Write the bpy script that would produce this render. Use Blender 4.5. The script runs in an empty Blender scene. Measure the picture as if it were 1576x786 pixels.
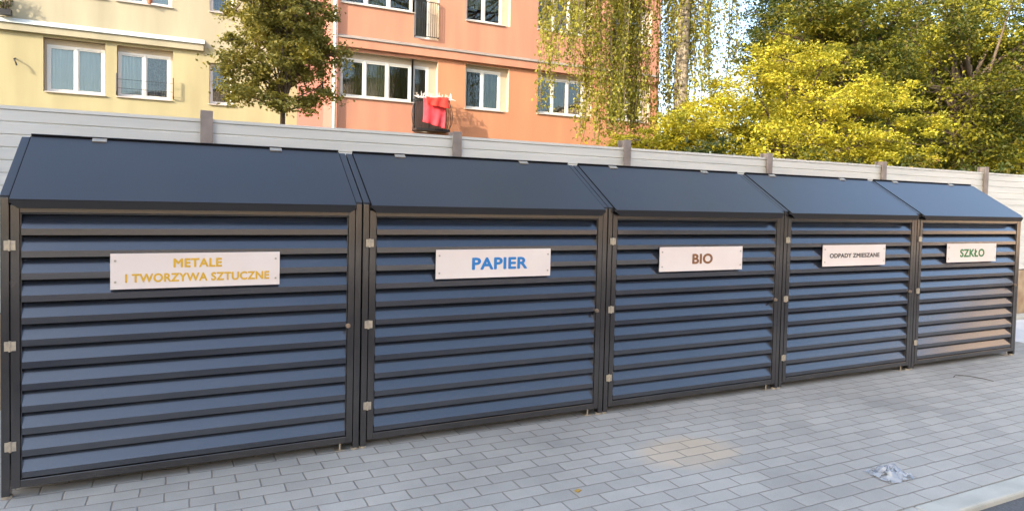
import bpy, math, random
import numpy as np
from mathutils import Vector, Matrix
R = math.radians
scene = bpy.context.scene
col = scene.collection

# ------------------------------------------------------------------ camera, world, sun, exposure
cam_d = bpy.data.cameras.new("camera"); cam = bpy.data.objects.new("camera", cam_d); col.objects.link(cam)
cr = Vector((0.89676672, -0.44188972, 0.02330063)); cu = Vector((-0.00504785, 0.04243729, 0.99908638)); cf = Vector((0.44247481, 0.89606504, -0.03582575))
m = Matrix.Identity(4)
for i, v in enumerate((cr, cu, -cf)):
    for j in range(3): m[j][i] = v[j]
m.translation = Vector((0.7212, -3.6129, 1.3808)); cam.matrix_world = m
cam_d.sensor_width = 36; cam_d.lens = 23.483; cam_d.shift_y = -0.02946; cam_d.clip_start = .05; cam_d.clip_end = 1500
scene.camera = cam

SUN_EL, SUN_AZ = R(25), math.atan2(-.93, -.37)      # azimuth measured from +Y towards +X
world = bpy.data.worlds.new("World"); scene.world = world; world.use_nodes = True
nt = world.node_tree; bg = nt.nodes["Background"]
sky = nt.nodes.new("ShaderNodeTexSky"); sky.sky_type = 'NISHITA'; sky.sun_disc = False
sky.sun_elevation = SUN_EL; sky.sun_rotation = SUN_AZ; sky.air_density = 1.0; sky.dust_density = 3.0; sky.ozone_density = .8
nt.links.new(sky.outputs[0], bg.inputs[0]); bg.inputs[1].default_value = 0.15
sd = bpy.data.lights.new("sun", 'SUN'); sd.energy = 2.1; sd.angle = R(.53); sd.color = (1, .87, .68)
sun = bpy.data.objects.new("sun", sd); col.objects.link(sun)
to_sun = Vector((math.sin(SUN_AZ)*math.cos(SUN_EL), math.cos(SUN_AZ)*math.cos(SUN_EL), math.sin(SUN_EL)))
sun.rotation_euler = to_sun.to_track_quat('Z', 'Y').to_euler(); sun.location = (-20, -10, 25)
vs = scene.view_settings; vs.view_transform = 'Standard'; vs.look = 'None'; vs.gamma = 1; vs.exposure = 2.02
scene.render.engine = 'CYCLES'
scene.cycles.max_bounces = 8; scene.cycles.transparent_max_bounces = 12

# ------------------------------------------------------------------ helpers
class MB:
    def __init__(s): s.v = []; s.f = []; s.mi = []
    def poly(s, pts, mi=0):
        n = len(s.v); s.v += [tuple(p) for p in pts]; s.f.append(tuple(range(n, n+len(pts)))); s.mi.append(mi)
    def box(s, a, b, mi=0, M=None):
        x0, y0, z0 = a; x1, y1, z1 = b
        p = [(x0,y0,z0),(x1,y0,z0),(x1,y1,z0),(x0,y1,z0),(x0,y0,z1),(x1,y0,z1),(x1,y1,z1),(x0,y1,z1)]
        if M is not None: p = [tuple(M @ Vector(q)) for q in p]
        n = len(s.v); s.v += p
        for q in ((0,3,2,1),(4,5,6,7),(0,1,5,4),(1,2,6,5),(2,3,7,6),(3,0,4,7)):
            s.f.append(tuple(n+i for i in q)); s.mi.append(mi)
    def prism(s, prof, x0, x1, mi=0):
        """profile in (y, z), extruded along X"""
        n = len(s.v); k = len(prof)
        s.v += [(x0, y, z) for y, z in prof] + [(x1, y, z) for y, z in prof]
        for i in range(k):
            j = (i+1) % k; s.f.append((n+i, n+j, n+k+j, n+k+i)); s.mi.append(mi)
        s.f.append(tuple(n+i for i in reversed(range(k)))); s.mi.append(mi)
        s.f.append(tuple(n+k+i for i in range(k))); s.mi.append(mi)
    def tube(s, pts, rad, seg=8, mi=0, caps=True):
        pts = [Vector(p) for p in pts]
        rs = rad if isinstance(rad, (list, tuple)) else [rad]*len(pts)
        n0 = len(s.v); prev = None
        for i, p in enumerate(pts):
            d = (pts[min(i+1, len(pts)-1)] - pts[max(i-1, 0)]).normalized()
            a = prev if prev is not None else (Vector((0,0,1)) if abs(d.z) < .9 else Vector((1,0,0)))
            x = (a - d*a.dot(d)).normalized(); prev = x; y = d.cross(x)
            for k in range(seg):
                t = 2*math.pi*k/seg; s.v.append(tuple(p + (x*math.cos(t)+y*math.sin(t))*rs[i]))
        for i in range(len(pts)-1):
            for k in range(seg):
                a = n0+i*seg+k; b = n0+i*seg+(k+1) % seg
                s.f.append((a, b, b+seg, a+seg)); s.mi.append(mi)
        if caps:
            s.f.append(tuple(n0+k for k in reversed(range(seg)))); s.mi.append(mi)
            e = n0+(len(pts)-1)*seg; s.f.append(tuple(e+k for k in range(seg))); s.mi.append(mi)
    def build(s, name, mat, parent=None, loc=None, bevel=0, smooth=False):
        me = bpy.data.meshes.new(name); me.from_pydata(s.v, [], s.f); me.update()
        for mm in (mat if isinstance(mat, (list, tuple)) else [mat]): me.materials.append(mm)
        me.polygons.foreach_set('material_index', s.mi)
        if smooth: me.polygons.foreach_set('use_smooth', [True]*len(s.f))
        o = bpy.data.objects.new(name, me); col.objects.link(o)
        if parent: o.parent = parent
        if loc: o.location = loc
        if bevel:
            bv = o.modifiers.new('bevel', 'BEVEL'); bv.width = bevel; bv.segments = 2; bv.limit_method = 'ANGLE'; bv.angle_limit = R(35)
        return o
def tag(o, label=None, cat=None, group=None, kind=None):
    if label: o['label'] = label
    if cat: o['category'] = cat
    if group: o['group'] = group
    if kind: o['kind'] = kind
    return o
def empty(name, loc=(0,0,0), label=None, cat=None, group=None, rz=0):
    o = bpy.data.objects.new(name, None); col.objects.link(o); o.location = loc; o.rotation_euler.z = rz
    o.empty_display_size = .1
    return tag(o, label, cat, group)
def copy_tree(o, parent=None):
    c = o.copy(); col.objects.link(c)
    if parent: c.parent = parent
    for ch in list(o.children): copy_tree(ch, c)
    return c

# ------------------------------------------------------------------ materials
def mat(name, color, rough=.6, metal=0, spec=.5, coat=0):
    mt = bpy.data.materials.new(name); mt.use_nodes = True
    b = mt.node_tree.nodes['Principled BSDF']
    b.inputs['Base Color'].default_value = (*color, 1); b.inputs['Roughness'].default_value = rough
    b.inputs['Metallic'].default_value = metal; b.inputs['Specular IOR Level'].default_value = spec
    b.inputs['Coat Weight'].default_value = coat; b.inputs['Coat Roughness'].default_value = .12
    return mt
def nn(mt, t): return mt.node_tree.nodes.new(t)
def lk(mt, a, b): mt.node_tree.links.new(a, b)
def bsdf(mt): return mt.node_tree.nodes['Principled BSDF']
def varied(name, c1, c2, scale=3, rough=.7, detail=6, bump=0, bscale=80, lo=.35, hi=.65, stretch=None, rv=0, **kw):
    """noise mix of two colours in object space, fine bump"""
    mt = mat(name, c1, rough, **kw); tc = nn(mt, 'ShaderNodeTexCoord'); src = tc.outputs['Object']
    if stretch:
        mp = nn(mt, 'ShaderNodeMapping'); mp.inputs['Scale'].default_value = stretch; lk(mt, src, mp.inputs[0]); s2 = mp.outputs[0]
    else: s2 = src
    n = nn(mt, 'ShaderNodeTexNoise'); n.inputs['Scale'].default_value = scale; n.inputs['Detail'].default_value = detail
    lk(mt, s2, n.inputs['Vector'])
    cr_ = nn(mt, 'ShaderNodeValToRGB'); cr_.color_ramp.elements[0].position = lo; cr_.color_ramp.elements[1].position = hi
    cr_.color_ramp.elements[0].color = (*c1, 1); cr_.color_ramp.elements[1].color = (*c2, 1)
    lk(mt, n.outputs['Fac'], cr_.inputs[0]); lk(mt, cr_.outputs[0], bsdf(mt).inputs['Base Color'])
    if rv:
        mr = nn(mt, 'ShaderNodeMapRange'); mr.inputs[3].default_value = rough-rv; mr.inputs[4].default_value = rough+rv
        lk(mt, n.outputs['Fac'], mr.inputs[0]); lk(mt, mr.outputs[0], bsdf(mt).inputs['Roughness'])
    if bump:
        n2 = nn(mt, 'ShaderNodeTexNoise'); n2.inputs['Scale'].default_value = bscale; n2.inputs['Detail'].default_value = 4
        lk(mt, src, n2.inputs['Vector'])
        bp = nn(mt, 'ShaderNodeBump'); bp.inputs['Strength'].default_value = bump; bp.inputs['Distance'].default_value = .01
        lk(mt, n2.outputs['Fac'], bp.inputs['Height']); lk(mt, bp.outputs[0], bsdf(mt).inputs['Normal'])
    return mt

M_POST = varied('anthracite_post', (.018,.016,.016), (.028,.025,.024), 9, rough=.24, spec=.8, coat=.7, bump=.05, bscale=400, rv=.08)
M_SLAT = varied('anthracite_sheet', (.012,.016,.026), (.020,.025,.036), 4, rough=.24, spec=1.0, coat=.9, bump=.015, bscale=300, rv=.06, stretch=(.6, 3, 3))
M_LID = varied('anthracite_lid', (.024,.025,.028), (.033,.034,.037), 1.1, rough=.41, spec=.6, coat=.2, bump=.12, bscale=2.2, rv=.05)
M_LIP = mat('shaded_lip', (.012,.013,.016), .5, spec=.3)  # shade on the downward-facing lid lip put into its colour
M_GAP = mat('black_gap', (.008,.008,.009), .75, spec=.2)
M_INNER = mat('dark_interior', (.012,.012,.013), .8)
M_ZINC = varied('zinc_fitting', (.55,.48,.36), (.40,.36,.30), 60, rough=.42, metal=.55)
M_BRASS = mat('lock_metal', (.45,.36,.28), .3, metal=.9)
M_SIGN = varied('sign_board', (.78,.66,.58), (.83,.74,.67), 3, rough=.42, lo=.3, hi=.7)
M_TXT = [mat('paint_yellow', (.72,.42,.03), .5), mat('paint_blue', (.02,.20,.50), .5), mat('paint_brown', (.24,.10,.035), .5),
         mat('paint_black_brown', (.07,.06,.055), .5), mat('paint_green', (.035,.19,.05), .5)]
M_FENCE = varied('fence_sheet', (.58,.58,.53), (.68,.67,.61), 2.5, rough=.5, bump=.03, stretch=(.4, 1, 5))
M_FPOST = varied('fence_post_steel', (.20,.165,.14), (.30,.25,.215), 8, rough=.6, bump=.1)
M_PLINTH = varied('sandy_plinth', (.42,.32,.20), (.30,.20,.12), 6, rough=.9, bump=.3)
M_WHITE = mat('white_frame', (.68,.67,.63), .35)
M_FLASH = varied('flashing', (.20,.185,.17), (.26,.24,.22), 3, rough=.5)
M_SILL = mat('sill_sheet', (.50,.45,.40), .5)
M_BLACKM = mat('black_iron', (.02,.02,.022), .5)
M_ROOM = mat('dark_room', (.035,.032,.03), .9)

def stucco(name, c1, c2):
    return varied(name, c1, c2, .9, rough=.92, detail=9, bump=.25, bscale=70, lo=.35, hi=.8, stretch=(2.2, 2.2, .35))
M_YEL_LO = stucco('stucco_yellow', (.42,.375,.215), (.33,.29,.165))
M_YEL_UP = stucco('stucco_cream', (.41,.375,.265), (.32,.29,.205))
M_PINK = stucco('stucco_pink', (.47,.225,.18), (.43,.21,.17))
M_PINKD = stucco('stucco_pink_dimmed', (.34,.145,.12), (.30,.13,.11))  # pink darkened in the colour to offset full sun on the side wall
M_SALM = stucco('stucco_salmon', (.50,.24,.155), (.40,.185,.125))
M_ORAN = stucco('stucco_orange', (.52,.235,.125), (.43,.19,.105))
M_REVEAL = stucco('reveal_beige', (.50,.40,.30), (.45,.37,.28))
M_REVY = stucco('reveal_cream', (.48,.40,.29), (.44,.37,.27))

def glass_mat():
    mt = bpy.data.materials.new('window_glass'); mt.use_nodes = True; t = mt.node_tree; t.nodes.remove(bsdf(mt)); out = t.nodes['Material Output']
    g = nn(mt, 'ShaderNodeBsdfGlossy'); g.inputs['Roughness'].default_value = .015; g.inputs['Color'].default_value = (.95,.97,1,1)
    tr = nn(mt, 'ShaderNodeBsdfTransparent'); tr.inputs['Color'].default_value = (.88,.92,.90,1)
    fr = nn(mt, 'ShaderNodeFresnel'); fr.inputs['IOR'].default_value = 1.6
    n = nn(mt, 'ShaderNodeTexNoise'); n.inputs['Scale'].default_value = 1.3; tc = nn(mt, 'ShaderNodeTexCoord'); lk(mt, tc.outputs['Object'], n.inputs['Vector'])
    bp = nn(mt, 'ShaderNodeBump'); bp.inputs['Strength'].default_value = .08; bp.inputs['Distance'].default_value = .05; lk(mt, n.outputs['Fac'], bp.inputs['Height'])
    lk(mt, bp.outputs[0], g.inputs['Normal'])
    mx = nn(mt, 'ShaderNodeMixShader'); lk(mt, fr.outputs[0], mx.inputs[0]); lk(mt, tr.outputs[0], mx.inputs[1]); lk(mt, g.outputs[0], mx.inputs[2])
    lk(mt, mx.outputs[0], out.inputs[0]); return mt
M_GLASS = glass_mat()
M_CURT_OR_SKY = {'white': varied('sky_reflection_sheet', (.70,.76,.80), (.62,.68,.73), 5, rough=.9, stretch=(3,1,.2)),  # pale sheet behind the glass paints in the sky reflection
          'cream': varied('cream_curtain', (.32,.31,.22), (.22,.22,.16), 5, rough=.9, stretch=(3,1,.2)),
          'green': varied('green_curtain', (.24,.27,.16), (.12,.14,.08), 4, rough=.9, stretch=(3,1,.4)),
          'brown': varied('brown_curtain', (.20,.14,.12), (.13,.095,.085), 6, rough=.9, stretch=(4,1,.2)),
          'blue': varied('blue_patterned_curtain', (.13,.16,.22), (.24,.27,.33), 22, rough=.9),
          'grey': varied('grey_curtain', (.19,.175,.16), (.11,.105,.10), 5, rough=.9, stretch=(3,1,.3)),
          'dim': varied('dim_curtain', (.06,.06,.045), (.03,.033,.025), 4, rough=.9, stretch=(2,1,.5))}

def paver_mat():
    mt = mat('concrete_pavers', (.4,.4,.4), .85); tc = nn(mt, 'ShaderNodeTexCoord')
    mp = nn(mt, 'ShaderNodeMapping'); mp.inputs['Location'].default_value = (-1.585+20*.2055, 1.69+2.0, 0); lk(mt, tc.outputs['Object'], mp.inputs[0])
    wob = nn(mt, 'ShaderNodeTexNoise'); wob.inputs['Scale'].default_value = 7; lk(mt, tc.outputs['Object'], wob.inputs['Vector'])
    va = nn(mt, 'ShaderNodeVectorMath'); va.operation = 'MULTIPLY_ADD'; va.inputs[1].default_value = (.012,.012,0); lk(mt, wob.outputs['Color'], va.inputs[0]); lk(mt, mp.outputs[0], va.inputs[2])
    def brick(c1, c2, cm, ms, sm):
        b = nn(mt, 'ShaderNodeTexBrick'); b.offset = .5; b.squash = 1
        b.inputs['Scale'].default_value = 1; b.inputs['Brick Width'].default_value = .2055; b.inputs['Row Height'].default_value = .1
        b.inputs['Mortar Size'].default_value = ms; b.inputs['Mortar Smooth'].default_value = sm; b.inputs['Bias'].default_value = 0
        b.inputs['Color1'].default_value = (*c1,1); b.inputs['Color2'].default_value = (*c2,1); b.inputs['Mortar'].default_value = (*cm,1)
        lk(mt, va.outputs[0], b.inputs['Vector']); return b
    b = brick((.365,.355,.32), (.44,.425,.38), (.24,.22,.185), .0046, .9)
    # stains, then a warm light spot painted into the colour
    st = nn(mt, 'ShaderNodeTexNoise'); st.inputs['Scale'].default_value = .9; st.inputs['Detail'].default_value = 8; st.inputs['Roughness'].default_value = .65; lk(mt, tc.outputs['Object'], st.inputs['Vector'])
    r1 = nn(mt, 'ShaderNodeMapRange'); r1.inputs[1].default_value = .3; r1.inputs[2].default_value = .72; r1.inputs[3].default_value = .78; r1.inputs[4].default_value = 1.14; lk(mt, st.outputs['Fac'], r1.inputs[0])
    fn = nn(mt, 'ShaderNodeTexNoise'); fn.inputs['Scale'].default_value = 160; fn.inputs['Detail'].default_value = 3; lk(mt, tc.outputs['Object'], fn.inputs['Vector'])
    r2 = nn(mt, 'ShaderNodeMapRange'); r2.inputs[3].default_value = .8; r2.inputs[4].default_value = 1.2; lk(mt, fn.outputs['Fac'], r2.inputs[0])
    mu = nn(mt, 'ShaderNodeMath'); mu.operation = 'MULTIPLY'; lk(mt, r1.outputs[0], mu.inputs[0]); lk(mt, r2.outputs[0], mu.inputs[1])
    mc = nn(mt, 'ShaderNodeVectorMath'); mc.operation = 'SCALE'; lk(mt, b.outputs['Color'], mc.inputs[0]); lk(mt, mu.outputs[0], mc.inputs['Scale'])
    # ragged sandy spot: reflected light painted into the block colours
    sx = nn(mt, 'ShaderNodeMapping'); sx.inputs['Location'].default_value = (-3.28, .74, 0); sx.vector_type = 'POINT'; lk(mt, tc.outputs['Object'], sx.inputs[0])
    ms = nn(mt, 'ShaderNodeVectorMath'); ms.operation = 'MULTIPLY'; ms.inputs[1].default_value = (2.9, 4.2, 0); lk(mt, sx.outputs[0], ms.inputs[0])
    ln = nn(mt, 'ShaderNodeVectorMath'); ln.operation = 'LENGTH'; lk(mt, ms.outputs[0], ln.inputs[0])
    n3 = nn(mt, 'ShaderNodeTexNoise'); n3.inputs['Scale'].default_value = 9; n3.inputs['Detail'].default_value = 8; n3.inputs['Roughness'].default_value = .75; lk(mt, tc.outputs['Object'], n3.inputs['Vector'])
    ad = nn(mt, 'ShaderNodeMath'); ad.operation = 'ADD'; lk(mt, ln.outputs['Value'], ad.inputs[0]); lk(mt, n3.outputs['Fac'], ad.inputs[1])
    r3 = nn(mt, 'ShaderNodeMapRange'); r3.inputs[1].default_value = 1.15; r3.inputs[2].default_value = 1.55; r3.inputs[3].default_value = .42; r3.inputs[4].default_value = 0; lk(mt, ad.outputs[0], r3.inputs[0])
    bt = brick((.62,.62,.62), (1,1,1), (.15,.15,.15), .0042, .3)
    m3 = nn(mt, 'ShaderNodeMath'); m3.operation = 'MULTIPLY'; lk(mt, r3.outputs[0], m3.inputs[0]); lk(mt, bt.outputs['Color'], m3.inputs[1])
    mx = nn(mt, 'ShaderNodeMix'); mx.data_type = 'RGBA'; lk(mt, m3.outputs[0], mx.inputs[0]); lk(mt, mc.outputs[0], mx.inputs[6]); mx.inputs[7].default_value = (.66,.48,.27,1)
    lk(mt, mx.outputs[2], bsdf(mt).inputs['Base Color'])
    bb = brick((.85,.85,.85), (1,1,1), (0,0,0), .006, 1.0)
    b2 = nn(mt, 'ShaderNodeMath'); b2.operation = 'MULTIPLY_ADD'; b2.inputs[1].default_value = .12; lk(mt, fn.outputs['Fac'], b2.inputs[0]); lk(mt, bb.outputs['Color'], b2.inputs[2])
    bp = nn(mt, 'ShaderNodeBump'); bp.inputs['Strength'].default_value = .8; bp.inputs['Distance'].default_value = .006
    lk(mt, b2.outputs[0], bp.inputs['Height']); lk(mt, bp.outputs[0], bsdf(mt).inputs['Normal'])
    return mt
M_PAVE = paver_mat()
M_ASPH = varied('asphalt', (.085,.09,.095), (.13,.135,.14), 120, rough=.85, bump=.6, bscale=200)
M_KERB = varied('kerb_concrete', (.40,.40,.35), (.50,.50,.44), 5, rough=.85, bump=.3, bscale=150)
M_CONC = varied('light_concrete', (.56,.57,.58), (.66,.66,.65), 2, rough=.85, bump=.2)
M_SOIL = varied('grass_ground', (.045,.07,.02), (.10,.085,.04), 1.5, rough=.95, bump=.8, bscale=30)

def leaf_mat(name, cols, noise_scale=1.0, trans=.45, mixpos=(.35,.65), c2=None):
    """cols: colour ramp over random leaf; c2: second ramp mixed in by clump-sized noise"""
    mt = bpy.data.materials.new(name); mt.use_nodes = True; b = bsdf(mt); out = mt.node_tree.nodes['Material Output']
    ge = nn(mt, 'ShaderNodeNewGeometry')
    def ramp(cs):
        r = nn(mt, 'ShaderNodeValToRGB'); e = r.color_ramp.elements
        while len(e) < len(cs): e.new(.5)
        for i, c in enumerate(cs): e[i].position = i/(len(cs)-1); e[i].color = (*c, 1)
        lk(mt, ge.outputs['Random Per Island'], r.inputs[0]); return r
    r1 = ramp(cols); colr = r1.outputs[0]
    if c2:
        r2 = ramp(c2); tc = nn(mt, 'ShaderNodeTexCoord'); n = nn(mt, 'ShaderNodeTexNoise'); n.inputs['Scale'].default_value = noise_scale; n.inputs['Detail'].default_value = 3
        lk(mt, tc.outputs['Object'], n.inputs['Vector'])
        mr = nn(mt, 'ShaderNodeMapRange'); mr.inputs[1].default_value = mixpos[0]; mr.inputs[2].default_value = mixpos[1]; lk(mt, n.outputs['Fac'], mr.inputs[0])
        mx = nn(mt, 'ShaderNodeMix'); mx.data_type = 'RGBA'; lk(mt, mr.outputs[0], mx.inputs[0]); lk(mt, r1.outputs[0], mx.inputs[6]); lk(mt, r2.outputs[0], mx.inputs[7]); colr = mx.outputs[2]
    lk(mt, colr, b.inputs['Base Color']); b.inputs['Roughness'].default_value = .5; b.inputs['Specular IOR Level'].default_value = .35
    tr = nn(mt, 'ShaderNodeBsdfTranslucent'); lk(mt, colr, tr.inputs[0])
    ms = nn(mt, 'ShaderNodeMixShader'); ms.inputs[0].default_value = trans; lk(mt, b.outputs[0], ms.inputs[1]); lk(mt, tr.outputs[0], ms.inputs[2]); lk(mt, ms.outputs[0], out.inputs[0])
    return mt
L_LEFT = leaf_mat('leaves_small_tree', [(.17,.17,.04),(.28,.26,.06),(.42,.36,.08)], 2.2, .3, (.48,.66), [(.36,.31,.04),(.50,.42,.05),(.26,.18,.06)])
L_BIRCH = leaf_mat('leaves_birch', [(.18,.20,.03),(.30,.30,.045),(.44,.40,.06),(.26,.22,.04)], 1.2, .45)
L_YEL = leaf_mat('leaves_yellow', [(.40,.39,.04),(.60,.54,.055),(.50,.47,.045),(.70,.56,.07)], 1.1, .45, (.5,.75), [(.12,.15,.02),(.24,.25,.025)])
L_DARK = leaf_mat('leaves_dark_green', [(.03,.05,.012),(.055,.08,.015),(.10,.11,.02)], .5, .35, (.52,.7), [(.16,.15,.02),(.28,.22,.02),(.30,.14,.03)])
L_MID = leaf_mat('leaves_mid_green', [(.06,.09,.015),(.12,.13,.02),(.22,.19,.02)], .6, .4, (.48,.70), [(.42,.42,.04),(.56,.48,.05)])
M_BARK = varied('bark', (.09,.065,.045), (.16,.12,.085), 8, rough=.95, bump=1, bscale=25, stretch=(3,3,.5))
M_BIRCHB = varied('birch_bark', (.40,.33,.25), (.07,.055,.045), 7, rough=.85, bump=.8, bscale=30, lo=.5, hi=.66, stretch=(1,1,2.2))

# ------------------------------------------------------------------ the ground
def struct(o): return tag(o, kind='structure')
b = MB(); b.box((-400,-300,-.5), (500,500,-.06)); struct(b.build('ground', M_SOIL))
b = MB(); b.box((-60,-9.0,-.055), (80,-1.813,-.03)); struct(b.build('road', M_ASPH))
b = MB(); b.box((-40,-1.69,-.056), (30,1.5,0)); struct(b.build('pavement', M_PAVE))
b = MB(); x = -40.2
while x < 30: b.box((x+.003,-1.812,-.057), (x+.997,-1.693,.001)); x += 1.0
struct(b.build('kerb', M_KERB, bevel=.012))
b = MB(); b.box((8.75,.12,.002), (30,1.18,.006)); struct(b.build('concrete_strip', M_CONC))
b = MB(); b.box((8.3,1.19,.002), (30,1.30,.05)); struct(b.build('edging_kerb', M_KERB, bevel=.008))
b = MB(); b.box((-60,-14,-.056), (80,-9.13,.0)); struct(b.build('far_pavement', M_CONC))

# ------------------------------------------------------------------ text
def text_mesh(body, size_h, width, material, parent, loc, name='lettering', bold=0, fat=.034):
    cu_ = bpy.data.curves.new('lettering', 'FONT'); cu_.body = body; cu_.size = 1; cu_.align_x = 'CENTER'; cu_.align_y = 'CENTER'
    cu_.offset = bold; cu_.extrude = .01; cu_.resolution_u = 5; cu_.space_character = 1.06
    o = bpy.data.objects.new('tmp_lettering', cu_); col.objects.link(o); bpy.context.view_layer.update()
    dg = bpy.context.evaluated_depsgraph_get(); me = bpy.data.meshes.new_from_object(o.evaluated_get(dg))
    bpy.data.objects.remove(o); bpy.data.curves.remove(cu_)
    V0 = [q.co.copy() for q in me.vertices]; F0 = [tuple(p.vertices) for p in me.polygons]; nv = len(V0); V1 = []; F1 = []
    for k, (ox, oy) in enumerate(((0,0),(1,0),(-1,0),(0,1),(0,-1),(.7,.7),(-.7,.7),(.7,-.7),(-.7,-.7))):     # heavier weight
        V1 += [(q.x+ox*fat, q.y+oy*fat, q.z-k*.0025) for q in V0]; F1 += [tuple(i+k*nv for i in f) for f in F0]
    me = bpy.data.meshes.new(name); me.from_pydata(V1, [], F1); me.update()
    v = np.array([q.co[:] for q in me.vertices]); lo, hi = v.min(0), v.max(0); c = (lo+hi)/2
    sx = width/(hi[0]-lo[0]); sy = size_h/(hi[1]-lo[1])
    for q in me.vertices:
        x, y, z = (q.co[i]-c[i] for i in range(3)); q.co = (x*sx, -z*.05, y*sy)
    me.materials.clear(); me.materials.append(material); me.name = name
    t = bpy.data.objects.new(name, me); col.objects.link(t); t.parent = parent; t.location = loc; return t

# ------------------------------------------------------------------ the bin enclosures
P = 1.6; N_SLAT = 12; DEP = 1.12
EZ, RY, RZ = 1.352, .458, 1.642
def make_enclosure():
    root = empty('bin_enclosure')
    for a, c in ((.004,.0365),(P-.0365,P-.004)):                                   # front corner posts
        b = MB(); b.box((a,0,.012),(c,.05,EZ-.004)); b.build('corner_post', M_POST, root, bevel=.003)
    for a, c in ((.004,.0365),(P-.0365,P-.004)):
        b = MB(); b.box((a,DEP-.05,.012),(c,DEP,1.5)); b.build('corner_post', M_POST, root, bevel=.003)
    # side panels follow the roof
    for x0 in (.006, P-.010):
        b = MB(); b.prism([(.052,.08),(DEP-.052,.08),(DEP-.052,1.49),(RY,RZ-.012),(.052,EZ+.018)], x0, x0+.004); b.build('side_panel', M_LID, root)
    b = MB(); b.box((.04,DEP-.02,.08),(P-.04,DEP-.012,1.5)); b.build('back_panel', M_SLAT, root)
    b = MB(); b.box((.04,.075,.06),(P-.04,DEP-.03,.07)); b.build('floor_panel', M_INNER, root)
    b = MB(); b.box((.04,.085,.075),(P-.04,.09,1.30)); b.build('inner_screen', M_INNER, root)
    # roof structure: sloped edge strips, header, rear roof
    sl = Vector((0, RY, RZ-EZ)); L = sl.length; ang = math.atan2(RZ-EZ, RY)
    for a, c in ((.003,.0395),(P-.0395,P-.003)):
        b = MB(); M = Matrix.Translation((0,0,EZ)) @ Matrix.Rotation(ang, 4, 'X')
        b.box((a,0,-.03),(c,L,.004), M=M); b.build('roof_rail', M_LID, root, bevel=.003)
    b = MB(); b.box((.0385,.004,1.322),(P-.0385,.045,EZ-.006)); b.build('header_rail', M_POST, root)
    b = MB(); b.prism([(RY+.002,RZ-.004),(DEP+.01,1.525),(DEP+.01,1.507),(RY+.002,RZ-.022)], .004, P-.004); b.build('rear_roof', M_LID, root)
    # lid: sheet with a folded lip, chamfered corners and rear fold
    x0, x1 = .043, P-.043; up = Vector((0,-math.sin(ang),math.cos(ang)))
    T = Vector((0,RY,RZ)) + up*.008; Bm = Vector((0,-.030,EZ-.018)) + up*.008
    b = MB(); t = up*.004
    def sheet(p):   # thin closed sheet from polygon p, thickness vector t
        n = len(b.v); k = len(p); b.v += [tuple(q) for q in p] + [tuple(q-t) for q in p]
        b.f.append(tuple(range(n, n+k))); b.f.append(tuple(reversed(range(n+k, n+2*k)))); b.mi += [0,0]
        for i in range(k):
            j = (i+1) % k; b.f.append((n+i, n+k+i, n+k+j, n+j)); b.mi.append(0)
    sheet([Vector((x0,T.y,T.z)), Vector((x1,T.y,T.z)), Vector((x1,Bm.y,Bm.z)), Vector((x0,Bm.y,Bm.z))][::-1])
    for xa, xb in ((x0,x0+.004),(x1-.004,x1)):      # side returns
        b.prism([(T.y,T.z-.006),(Bm.y+.004,Bm.z-.008),(Bm.y+.012,Bm.z-.014),(T.y,T.z-.014)], xa, xb)
    b2 = b; b = MB()
    y0 = Bm.y+.001; zt = Bm.z-.003; zb = Bm.z-.040   # front lip, lower corners cut
    pr = [(x0,zt),(x0,zt-.012),(x0+.030,zb),(x1-.030,zb),(x1,zt-.012),(x1,zt)]
    n = len(b.v); b.v += [(x,y0,z) for x,z in pr]+[(x,y0+.005,z) for x,z in pr]
    b.f.append(tuple(range(n,n+6))); b.f.append(tuple(reversed(range(n+6,n+12)))); b.mi += [0,0]
    for i in range(6):
        j = (i+1) % 6; b.f.append((n+i,n+6+i,n+6+j,n+j)); b.mi.append(0)
    b2.box((x0,T.y-.001,T.z-.034),(x1,T.y+.004,T.z-.001))
    lid = b2.build('lid', M_LID, root, bevel=.0015); b.build('front_lip', M_LIP, lid)
    b = MB(); M = Matrix.Translation((0,Bm.y,Bm.z)) @ Matrix.Rotation(ang, 4, 'X'); LL = (T-Bm).length
    b.box((x0-.0035,.02,-.012),(x0-.0005,LL,-.001), M=M); b.box((x1+.0005,.02,-.012),(x1+.0035,LL,-.001), M=M); b.box((x0-.001,LL+.0045,-.012),(x1+.001,LL+.012,.008), M=M)
    b.build('gap_strip', M_GAP, lid)  # thin black strips standing in for the shaded gap round the lid
    for hx in (.335, P-.40):
        b = MB(); M = Matrix.Translation((hx, T.y, T.z)) @ Matrix.Rotation(ang, 4, 'X')
        b.box((-.032,-.028,.001),(.032,.012,.006), M=M); b.tube([(hx-.032,T.y+.014,T.z+.006),(hx+.032,T.y+.014,T.z+.006)], .007, 8)
        b.build('lid_hinge', M_ZINC, lid)
    # door
    a, c, zb, zt, w = .0405, P-.0405, .046, 1.314, .034
    b = MB()
    b.box((a,-.002,zb),(a+w,.04,zt)); b.box((c-w,-.002,zb),(c,.04,zt))
    b.box((a+w,-.002,zt-w),(c-w,.04,zt)); b.box((a+w,-.002,zb),(c-w,.04,zb+w+.002))
    e = .006                                       # inner rebate, stands back
    b.box((a+w,.006,zb+w+.002),(a+w+e,.08,zt-w)); b.box((c-w-e,.006,zb+w+.002),(c-w,.08,zt-w)); b.box((a+w+e,.006,zt-w-e),(c-w-e,.08,zt-w))
    door = b.build('door', M_POST, root, bevel=.0025)
    b = MB(); rng = random.Random(4); ph = .0995
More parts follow.
